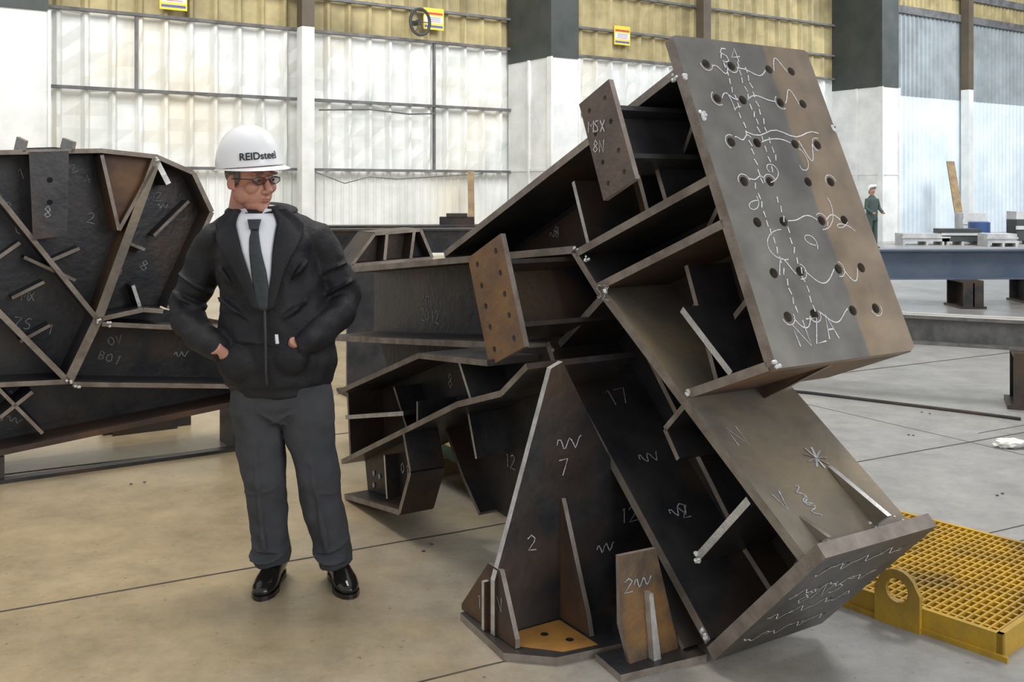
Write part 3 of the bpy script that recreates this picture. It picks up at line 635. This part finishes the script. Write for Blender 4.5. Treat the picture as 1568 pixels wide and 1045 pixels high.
M['hair'] = mat('grey_hair', (.12, .10, .08), (.2, .17, .15), 40, .8, 0, .5)
M['shirt'] = mat('white_shirt', (.82, .83, .86), None, 3, .7)
M['tie'] = mat('dark_tie', (.025, .032, .036), (.035, .045, .05), 60, .6)
M['shoe'] = mat('black_shoe', (.014, .011, .010), None, 3, .16)
M['hat'] = mat('white_hardhat', (.88, .88, .88), None, 3, .25)
M['ink'] = mat('black_print', (.015, .015, .02), None, 3, .5)
M['lens'] = mat('tinted_lens', (.10, .05, .04), None, 3, .1); M['lens'].node_tree.nodes['Principled BSDF'].inputs['Alpha'].default_value = .3
M['eye'] = mat('eye_white', (.7, .68, .65), None, 3, .3)
M['zip'] = mat('zip_tape', (.03, .03, .034), None, 3, .4)

man = empty('man', (-.893, 3.96, 0))
TR = [(.785, -.035, 0, .19, .135), (.81, -.035, 0, .215, .152), (.88, -.037, 0, .236, .170), (1.0, -.042, 0, .228, .165), (1.1, -.05, 0, .216, .154), (1.2, -.062, 0, .212, .15), (1.33, -.083, 0, .215, .142),
      (1.39, -.09, .01, .195, .125), (1.44, -.098, .015, .15, .105), (1.485, -.108, .02, .10, .09)]
bm = bmesh.new()
loft(bm, [((r[1], r[2], r[0]), r[3], r[4]) for r in TR], n=32)
loft(bm, [((-.035, 0, .765), .192, .138), ((-.035, 0, .80), .197, .142), ((-.035, 0, .83), .20, .145)], n=32)
loft(bm, [((-.20, .015, 1.41), .06, .07), ((-.27, .02, 1.375), .08, .08), ((-.335, .04, 1.28), .082, .08), ((-.385, .06, 1.18), .078, .075), ((-.43, .07, 1.10), .074, .07), ((-.40, .01, 1.05), .072, .068), ((-.33, -.07, 1.0), .066, .06), ((-.25, -.125, .965), .058, .05), ((-.205, -.145, .945), .05, .04)], side=(0, 1, 0))
loft(bm, [((.02, .015, 1.41), .06, .07), ((.095, .02, 1.375), .08, .08), ((.15, .04, 1.28), .08, .08), ((.185, .06, 1.20), .076, .074), ((.215, .07, 1.13), .072, .07), ((.205, .01, 1.08), .07, .068), ((.165, -.07, 1.03), .064, .06), ((.11, -.13, .985), .058, .05), ((.07, -.145, .965), .05, .04)], side=(0, 1, 0))
ellip(bm, (-.16, -.14, .90), (.075, .042, .07)); ellip(bm, (.045, -.145, .92), (.07, .042, .07))
for c, r, ro in [((-.40, .03, 1.13), (.078, .073, .012), (0, .5, 0)), ((-.37, .02, 1.20), (.083, .073, .010), (0, .5, 0)), ((-.36, -.03, 1.05), (.06, .07, .012), (.3, .9, 0)), ((.19, .02, 1.17), (.078, .073, .012), (0, -.5, 0)), ((.17, .02, 1.25), (.080, .073, .010), (0, -.4, 0)), ((.17, -.04, 1.06), (.06, .06, .012), (.3, -.9, 0)),
                 ((-.16, -.13, 1.10), (.09, .032, .010), (0, .6, 0)), ((.05, -.13, 1.10), (.08, .032, .010), (0, -.6, 0)), ((-.04, -.145, .98), (.12, .032, .009), (0, .1, 0)), ((-.20, -.10, 1.22), (.07, .04, .009), (0, .9, 0)), ((.06, -.10, 1.24), (.07, .04, .009), (0, -.9, 0))]:
    ellip(bm, c, r, Euler(ro))
body_obj('jacket', bm, 'jacket', man, .0065, 3, .028)
bm = bmesh.new(); pts = []
for i in range(25):
    th = math.radians(-58 + i * 296 / 24)
    pts.append(((-.108 + .108 * math.cos(th), .02 + .088 * math.sin(th), 1.482 + .018 * math.sin(th)), .018, .036))
loft(bm, pts, side=(0, 0, 1), n=12)
body_obj('jacket_collar', bm, 'jacket', man, .005, 3, .008)

def front(x, z):
    for a, b in zip(TR[:-1], TR[1:]):
        if a[0] <= z <= b[0]:
            f = (z - a[0]) / (b[0] - a[0]); r = [a[k] + (b[k] - a[k]) * f for k in range(5)]; break
    else: r = TR[-1] if z > 1 else TR[0]
    q = max(-.85, min(.85, (x - r[1]) / r[3])); return r[2] - r[4] * math.sqrt(1 - q * q)
def patch(name, rows, off, mk, nx=8, nz=20, th=.004):
    bm = bmesh.new(); g = []
    zs = [rows[0][0] + (rows[-1][0] - rows[0][0]) * i / nz for i in range(nz + 1)]
    for z in zs:
        for a, b in zip(rows[:-1], rows[1:]):
            if min(a[0], b[0]) - 1e-6 <= z <= max(a[0], b[0]) + 1e-6:
                f = (z - a[0]) / (b[0] - a[0]); xl = a[1] + (b[1] - a[1]) * f; xr = a[2] + (b[2] - a[2]) * f; break
        row = []
        for i in range(nx + 1):
            x = xl + (xr - xl) * i / nx; bul = math.sin(math.pi * i / nx) * .004
            row.append(bm.verts.new((x, front(x, z) - off - bul, z)))
        g.append(row)
    for r0, r1 in zip(g[:-1], g[1:]):
        for k in range(nx): bm.faces.new((r0[k], r0[k + 1], r1[k + 1], r1[k]))
    o = obj_from_bm(name, bm, [mk], man, smooth=True); s = o.modifiers.new('Solid', 'SOLIDIFY'); s.thickness = th; s.offset = 0
    return o
patch('shirt', [(1.475, -.18, -.035), (1.44, -.187, -.012), (1.30, -.13, -.018), (1.12, -.065, -.035)], .018, 'shirt')
patch('tie', [(1.435, -.118, -.08), (1.41, -.108, -.082), (1.38, -.113, -.075), (1.25, -.098, -.040), (1.11, -.076, -.020)], .026, 'tie', th=.006)
patch('tie_knot', [(1.452, -.125, -.075), (1.415, -.112, -.082)], .034, 'tie', th=.014)
patch('lapel_left', [(1.490, -.215, -.168), (1.44, -.265, -.182), (1.37, -.25, -.152), (1.25, -.16, -.110), (1.11, -.085, -.063)], .023, 'jacket', th=.016)
patch('lapel_right', [(1.490, -.045, .01), (1.44, -.018, .08), (1.37, -.02, .075), (1.25, -.022, .02), (1.11, -.036, -.015)], .023, 'jacket', th=.016)
patch('zip', [(1.12, -.052, -.042), (1.0, -.045, -.036), (.82, -.04, -.032)], .022, 'zip')
patch('zip_pull', [(1.02, -.004, .006), (.985, .000, .010)], .030, 'shirt')
bm = bmesh.new(); pts = []
for i in range(25):
    th = math.radians(-65 + i * 310 / 24); pts.append(((-.11 + .066 * math.cos(th), .012 + .064 * math.sin(th), 1.492 + .010 * math.sin(th)), .006, .022))
loft(bm, pts, side=(0, 0, 1), n=10)
prism(bm, [(-.15, -.066, 1.495), (-.112, -.076, 1.45), (-.165, -.088, 1.425), (-.18, -.05, 1.49)], (0, -.008, 0), 0, 0)
prism(bm, [(-.07, -.066, 1.495), (-.098, -.076, 1.45), (-.045, -.088, 1.425), (-.035, -.05, 1.49)], (0, -.008, 0), 0, 0)
obj_from_bm('shirt_collar', bm, ['shirt'], man, smooth=False)

bm = bmesh.new()
loft(bm, [((-.035, 0, .88), .18, .12), ((-.035, 0, .80), .192, .13), ((-.03, 0, .72), .196, .128), ((-.028, 0, .67), .175, .105)], n=28)
loft(bm, [((-.12, 0, .80), .10, .12), ((-.122, 0, .70), .106, .118), ((-.11, 0, .60), .097, .105), ((-.088, -.01, .42), .083, .090), ((-.078, .015, .25), .076, .087), ((-.07, .03, .12), .072, .09), ((-.068, .03, .075), .070, .09)], n=24)
loft(bm, [((.07, 0, .80), .10, .12), ((.078, 0, .70), .106, .118), ((.09, 0, .60), .097, .105), ((.125, -.015, .42), .083, .090), ((.155, .01, .25), .076, .087), ((.18, .03, .12), .072, .09), ((.185, .03, .075), .070, .09)], n=24)
for sx, x0, x1 in ((-1, -.105, -.073), (1, .10, .172)):
    tube(bm, [(x0, -.095, .62), (x0 + (x1 - x0) * .4, -.102, .42), (x1, -.075, .16)], .012, 8)
    ellip(bm, (x0 + (x1 - x0) * .5, -.02, .40), (.081, .088, .010), Euler((.15, .25 * sx, 0))); ellip(bm, (x1, -.01, .13), (.077, .088, .012), Euler((.25, .15 * sx, 0))); ellip(bm, (x1, 0, .17), (.076, .088, .009), Euler((.25, -.2 * sx, 0)))
ellip(bm, (-.06, -.09, .69), (.08, .035, .009), Euler((0, .5, 0))); ellip(bm, (.02, -.09, .69), (.08, .035, .009), Euler((0, -.5, 0)))
body_obj('trousers', bm, 'trouser', man, .0065, 3, .024)

def shoe(name, heel, toe):
    heel = Vector((*heel, 0)); toe = Vector((*toe, 0)); d = (toe - heel); L = d.length; d.normalize(); n = Vector((-d.y, d.x, 0))
    bm = bmesh.new(); P = lambda f, z: heel + d * (L * f) + Vector((0, 0, z))
    loft(bm, [(P(.0, .05), .025, .03), (P(.04, .052), .036, .045), (P(.25, .055), .038, .05), (P(.45, .05), .041, .043), (P(.68, .04), .048, .033), (P(.85, .034), .044, .026), (P(.96, .028), .03, .018), (P(1.0, .025), .012, .01)], side=n, n=20)
    ellip(bm, P(.2, .09), (.042, .05, .04))
    body_obj(name + '_upper', bm, 'shoe', man, .004, 3)
    bm = bmesh.new(); pr = [(0, .012), (.03, .03), (.15, .037), (.4, .037), (.68, .05), (.86, .045), (.97, .028), (1.02, .008)]
    o = [heel + d * (L * f) + n * w for f, w in pr] + [heel + d * (L * f) - n * w for f, w in pr[::-1]]
    prism(bm, o, (0, 0, .018), 0, 0); obj_from_bm(name + '_sole', bm, ['shoe'], man)
    bm = bmesh.new()
    for k in range(4):
        q = P(.40 + k * .06, .088 - k * .006); tube(bm, [q - n * .018, q + Vector((0, 0, .004)), q + n * .018], .003, 6)
    obj_from_bm(name + '_laces', bm, ['ink'], man)
shoe('shoe_left', (-.058, .12), (-.066, -.17)); shoe('shoe_right', (.165, .11), (.275, -.15))

# hands: wrists showing at the cuffs, fingers inside the jacket pockets
def hand(name, wrist, dirn, across, k=1):
    wrist = Vector(wrist); d = Vector(dirn).normalized(); a = Vector(across); a = (a - d * a.dot(d)).normalized(); up = d.cross(a)
    bm = bmesh.new()
    loft(bm, [(wrist - d * .05, .027, .022), (wrist, .026, .020), (wrist + d * .03, .034, .018), (wrist + d * .07, .042, .017), (wrist + d * .095, .040, .014)], side=a, n=16)
    for i, (o, ln) in enumerate([(-.03, .065), (-.010, .078), (.011, .073), (.030, .056)]):
        b = wrist + d * .085 + a * o; q = b + d * ln * .5 + up * .006; e = q + d * ln * .38 + up * .018
        loft(bm, [(b, .009, .009), (q, .0088, .0085), (e, .0075, .007)], side=a, n=10)
    b = wrist + d * .03 - a * .03 * k; q = b + d * .035 - a * .022 * k; e = q + d * .03 - a * .004 * k
    loft(bm, [(b, .012, .012), (q, .0105, .01), (e, .0085, .008)], side=a, n=10)
    return body_obj(name, bm, 'skin', man, .0035, 2)
hand('hand_left', (-.205, -.160, .935), (.55, .55, -.65), (.6, -.2, .5)); hand('hand_right', (.050, -.135, .955), (-.4, .6, -.7), (-.6, -.2, .5), -1)

# head
hd = empty('head'); hd.parent = man; hd.location = (-.138, -.02, 1.610); hd.rotation_euler = Euler((math.radians(8), math.radians(-3), math.radians(50)), 'XYZ'); hd.scale = (1.08, 1.08, 1.08)
bm = bmesh.new()
ellip(bm, (0, .012, .035), (.074, .093, .088)); ellip(bm, (0, -.03, -.045), (.058, .062, .062)); ellip(bm, (0, -.074, -.098), (.022, .018, .018)); ellip(bm, (0, -.04, -.085), (.045, .045, .032))
loft(bm, [((0, -.082, .018), .009, .009), ((0, -.096, -.006), .010, .011), ((0, -.112, -.028), .013, .013), ((0, -.104, -.038), .012, .008)], n=12)
for sx in (-1, 1):
    ellip(bm, (sx * .013, -.096, -.034), (.009, .010, .008)); ellip(bm, (sx * .03, -.080, .032), (.026, .012, .008)); ellip(bm, (sx * .038, -.06, -.022), (.025, .024, .024))
    ellip(bm, (sx * .05, -.01, -.05), (.02, .045, .035))
    ellip(bm, (sx * .078, .012, -.008), (.008, .018, .030), Euler((.2, 0, sx * -.35))); ellip(bm, (sx * .075, .005, -.028), (.007, .010, .012))
ellip(bm, (0, -.088, -.058), (.019, .010, .006)); ellip(bm, (0, -.086, -.067), (.017, .010, .007))
body_obj('face', bm, 'skin', hd, .003, 3)
bm = bmesh.new(); ellip(bm, (0, -.0945, -.0595), (.017, .0045, .0025)); ellip(bm, (0, -.0925, -.067), (.015, .005, .0035)); obj_from_bm('lips', bm, ['lips'], hd, smooth=True)
bm = bmesh.new(); loft(bm, [((0, .03, -.03), .05, .05), ((.0, .035, -.09), .055, .055), ((.0, .04, -.16), .06, .06)], n=20); body_obj('neck', bm, 'skin', hd, .005, 3)
for sx in (-1, 1):
    bm = bmesh.new(); ellip(bm, (sx * .031, -.074, .012), (.0125, .0125, .0095)); obj_from_bm('eye', bm, ['eye'], hd, smooth=True)
    bm = bmesh.new(); ellip(bm, (sx * .031 + .002, -.0855, .008), (.0055, .002, .0052)); obj_from_bm('iris', bm, ['ink'], hd, smooth=True)
    bm = bmesh.new(); ellip(bm, (sx * .031, -.0905, .033), (.018, .004, .0035), Euler((0, sx * .15, 0))); obj_from_bm('eyebrow', bm, ['hair'], hd, smooth=True)
bm = bmesh.new(); ellip(bm, (0, .028, .02), (.079, .085, .07)); 
for sx in (-1, 1): ellip(bm, (sx * .072, -.012, .02), (.009, .016, .03))
body_obj('hair', bm, 'hair', hd, .004, 2)
bm = bmesh.new()
for sx in (-1, 1):
    out = [(sx * .033 + .024 * math.cos(t) * (1 + .1 * math.cos(2 * t)), -.100 + abs(.033 * sx + .024 * math.cos(t)) * .18, .008 + .014 * math.sin(t)) for t in [2 * math.pi * k / 18 for k in range(18)]]
    prism(bm, out, (0, -.0015, 0), 1, 1)
    for p, q in zip(out, out[1:] + out[:1]): tube(bm, [p, q], .0013, 6)
    tube(bm, [(sx * .057, -.09, .012), (sx * .079, -.06, .012), (sx * .082, .01, .004)], .0018, 6)
tube(bm, [(-.010, -.100, .012), (.010, -.100, .012)], .0016, 6)
obj_from_bm('spectacles', bm, ['ink', 'lens'], hd)
# hard hat
bm = bmesh.new(); HZ = .046; n = 48; prof = [(1.0, 0)] + [(math.cos(math.radians(d)) ** .8, math.sin(math.radians(d)) * .150) for d in (8, 18, 28, 38, 48, 58, 68, 78, 86)]
prev = None
RX, RY = .115, .136
for r, z in prof:
    ring = []
    for k in range(n):
        t = 2 * math.pi * k / n; rid = .007 * math.exp(-(math.cos(t) * r / .16) ** 2) if z > .05 else 0
        ring.append(bm.verts.new((math.cos(t) * RX * r, .006 + math.sin(t) * RY * r, HZ + z + rid)))
    if prev:
        for k in range(n): bm.faces.new((prev[k], prev[(k + 1) % n], ring[(k + 1) % n], ring[k]))
    prev = ring
bm.faces.new(prev)
r0 = []; r1 = []
for k in range(n):
    t = 2 * math.pi * k / n; f = max(0, -math.sin(t)); w = .010 + .042 * f ** 2
    r0.append(bm.verts.new((math.cos(t) * RX, .006 + math.sin(t) * RY, HZ)))
    r1.append(bm.verts.new((math.cos(t) * (RX + w * .6), .006 + math.sin(t) * (RY + w), HZ - .004 - .012 * f)))
for k in range(n): bm.faces.new((r0[k], r0[(k + 1) % n], r1[(k + 1) % n], r1[k]))
HR = (math.radians(-9), math.radians(-2), 0)
ho = obj_from_bm('hard_hat', bm, ['hat'], hd, smooth=True); s = ho.modifiers.new('S', 'SOLIDIFY'); s.thickness = .004
s = ho.modifiers.new('SS', 'SUBSURF'); s.levels = 1; s.render_levels = 2
ho.rotation_euler = HR
cu = bpy.data.curves.new('txt', 'FONT'); cu.body = 'REIDsteel'; cu.size = .036; cu.offset = .0008; cu.align_x = 'CENTER'
to = bpy.data.objects.new('txt', cu); col.objects.link(to); me = bpy.data.meshes.new_from_object(to.evaluated_get(bpy.context.evaluated_depsgraph_get())); bpy.data.objects.remove(to)
b2 = bmesh.new(); b2.from_mesh(me); bmesh.ops.subdivide_edges(b2, edges=[e for e in b2.edges if e.calc_length() > .006], cuts=2); bmesh.ops.triangulate(b2, faces=b2.faces[:])
for v in b2.verts:
    az = -math.pi / 2 - math.radians(22) + v.co.x / .125; z = v.co.y + .026
    for (ra, za), (rb, zb) in zip(prof[:-1], prof[1:]):
        if za <= z <= zb: rr = ra + (rb - ra) * (z - za) / (zb - za); break
    rid = .007 * math.exp(-(math.cos(az) * rr / .16) ** 2) * min(1, max(0, (z - .03) / .03))
    v.co = Vector((math.cos(az) * (RX * rr + .005), .006 + math.sin(az) * (RY * rr + .005), HZ + z + rid * .5))
lo = obj_from_bm('hat_lettering', b2, ['ink'], hd); lo.rotation_euler = HR

# ------------------------------------------------------------------ distant worker
wk = empty('factory_worker', (9.40, 26, 0), .5); wk.scale = (.94, .94, .94)
M['green'] = mat('green_overall', (.05, .08, .07), (.07, .1, .09), 5, .8)
bm = bmesh.new()
loft(bm, [((0, 0, .8), .17, .12), ((0, 0, .95), .18, .13), ((0, 0, 1.2), .19, .13), ((0, 0, 1.38), .2, .12), ((0, 0, 1.46), .1, .08), ((0, 0, 1.52), .05, .05)])
for sx in (-1, 1):
    loft(bm, [((sx * .09, 0, .88), .09, .1), ((sx * .11, 0, .5), .07, .08), ((sx * .12, 0, .08), .06, .07)]); ellip(bm, (sx * .12, -.05, .05), (.05, .13, .05))
    loft(bm, [((sx * .18, 0, 1.4), .065, .065), ((sx * .26, -.02, 1.15), .05, .05), ((sx * .2, -.2, 1.02), .045, .045)], side=(0, 1, 0))
body_obj('overalls', bm, 'green', wk, .015, 3)
bm = bmesh.new(); ellip(bm, (0, 0, 1.63), (.075, .09, .11)); ellip(bm, (0, -.09, 1.62), (.014, .02, .02)); loft(bm, [((0, 0, 1.45), .05, .05), ((0, 0, 1.6), .05, .05)])
for sx in (-1, 1): ellip(bm, (sx * .19, -.24, 1.01), (.04, .05, .03))
body_obj('head_and_hands', bm, 'skin', wk, .01, 2)
bm = bmesh.new(); loft(bm, [((0, -.02, 1.67), .13, .17), ((0, 0, 1.685), .11, .13), ((0, 0, 1.75), .10, .12), ((0, 0, 1.80), .06, .07)], n=24); obj_from_bm('hard_hat', bm, ['hat'], wk, smooth=True)

# ------------------------------------------------------------------ lights / world / camera
w = bpy.data.worlds.new('World'); scn.world = w; w.use_nodes = True
bg = w.node_tree.nodes['Background']; bg.inputs[0].default_value = (.92, .95, 1, 1); bg.inputs[1].default_value = .70
def area(name, loc, tgt, size, e, c=(1, 1, 1)):
    l = bpy.data.lights.new(name, 'AREA'); l.energy = e; l.size = size; l.color = c
    o = bpy.data.objects.new(name, l); o.location = loc; col.objects.link(o)
    o.rotation_euler = (Vector(tgt) - Vector(loc)).to_track_quat('-Z', 'Y').to_euler()
area('roof_lamp', (-2, 6, 8.5), (-2, 6, 0), 2.5, 370, (1, .94, .84))
area('roof_lamp.001', (5, 8, 8.5), (5, 8, 0), 2.5, 400, (1, .98, .94))
area('wall_wash', (-6, 13, 9), (-8, 20, 3), 4, 620)  # wash light added to brighten the left of the back wall
area('wall_wash.001', (3, 18, 9), (2, 26, 3), 4, 700)  # added wash, aimed at the middle of the back wall
area('wall_wash.002', (16, 24, 9), (17, 34, 3), 4, 1500, (.93, .97, 1))  # added wash that lifts the right-hand corrugated sheeting
area('soft_fill', (6, -3, 4), (1, 4, 1), 4, 260, (.95, .97, 1))  # extra soft fill added behind camera right, no door opening is built
scn.view_settings.view_transform = 'Standard'; scn.view_settings.look = 'None'
cam = bpy.data.cameras.new('camera'); cam.lens = 35; cam.sensor_width = 36; cam.shift_y = -.1483; cam.clip_end = 200
co = bpy.data.objects.new('camera', cam); col.objects.link(co); co.location = (0, 0, 1.57); co.rotation_euler = (math.pi / 2, 0, 0); scn.camera = co
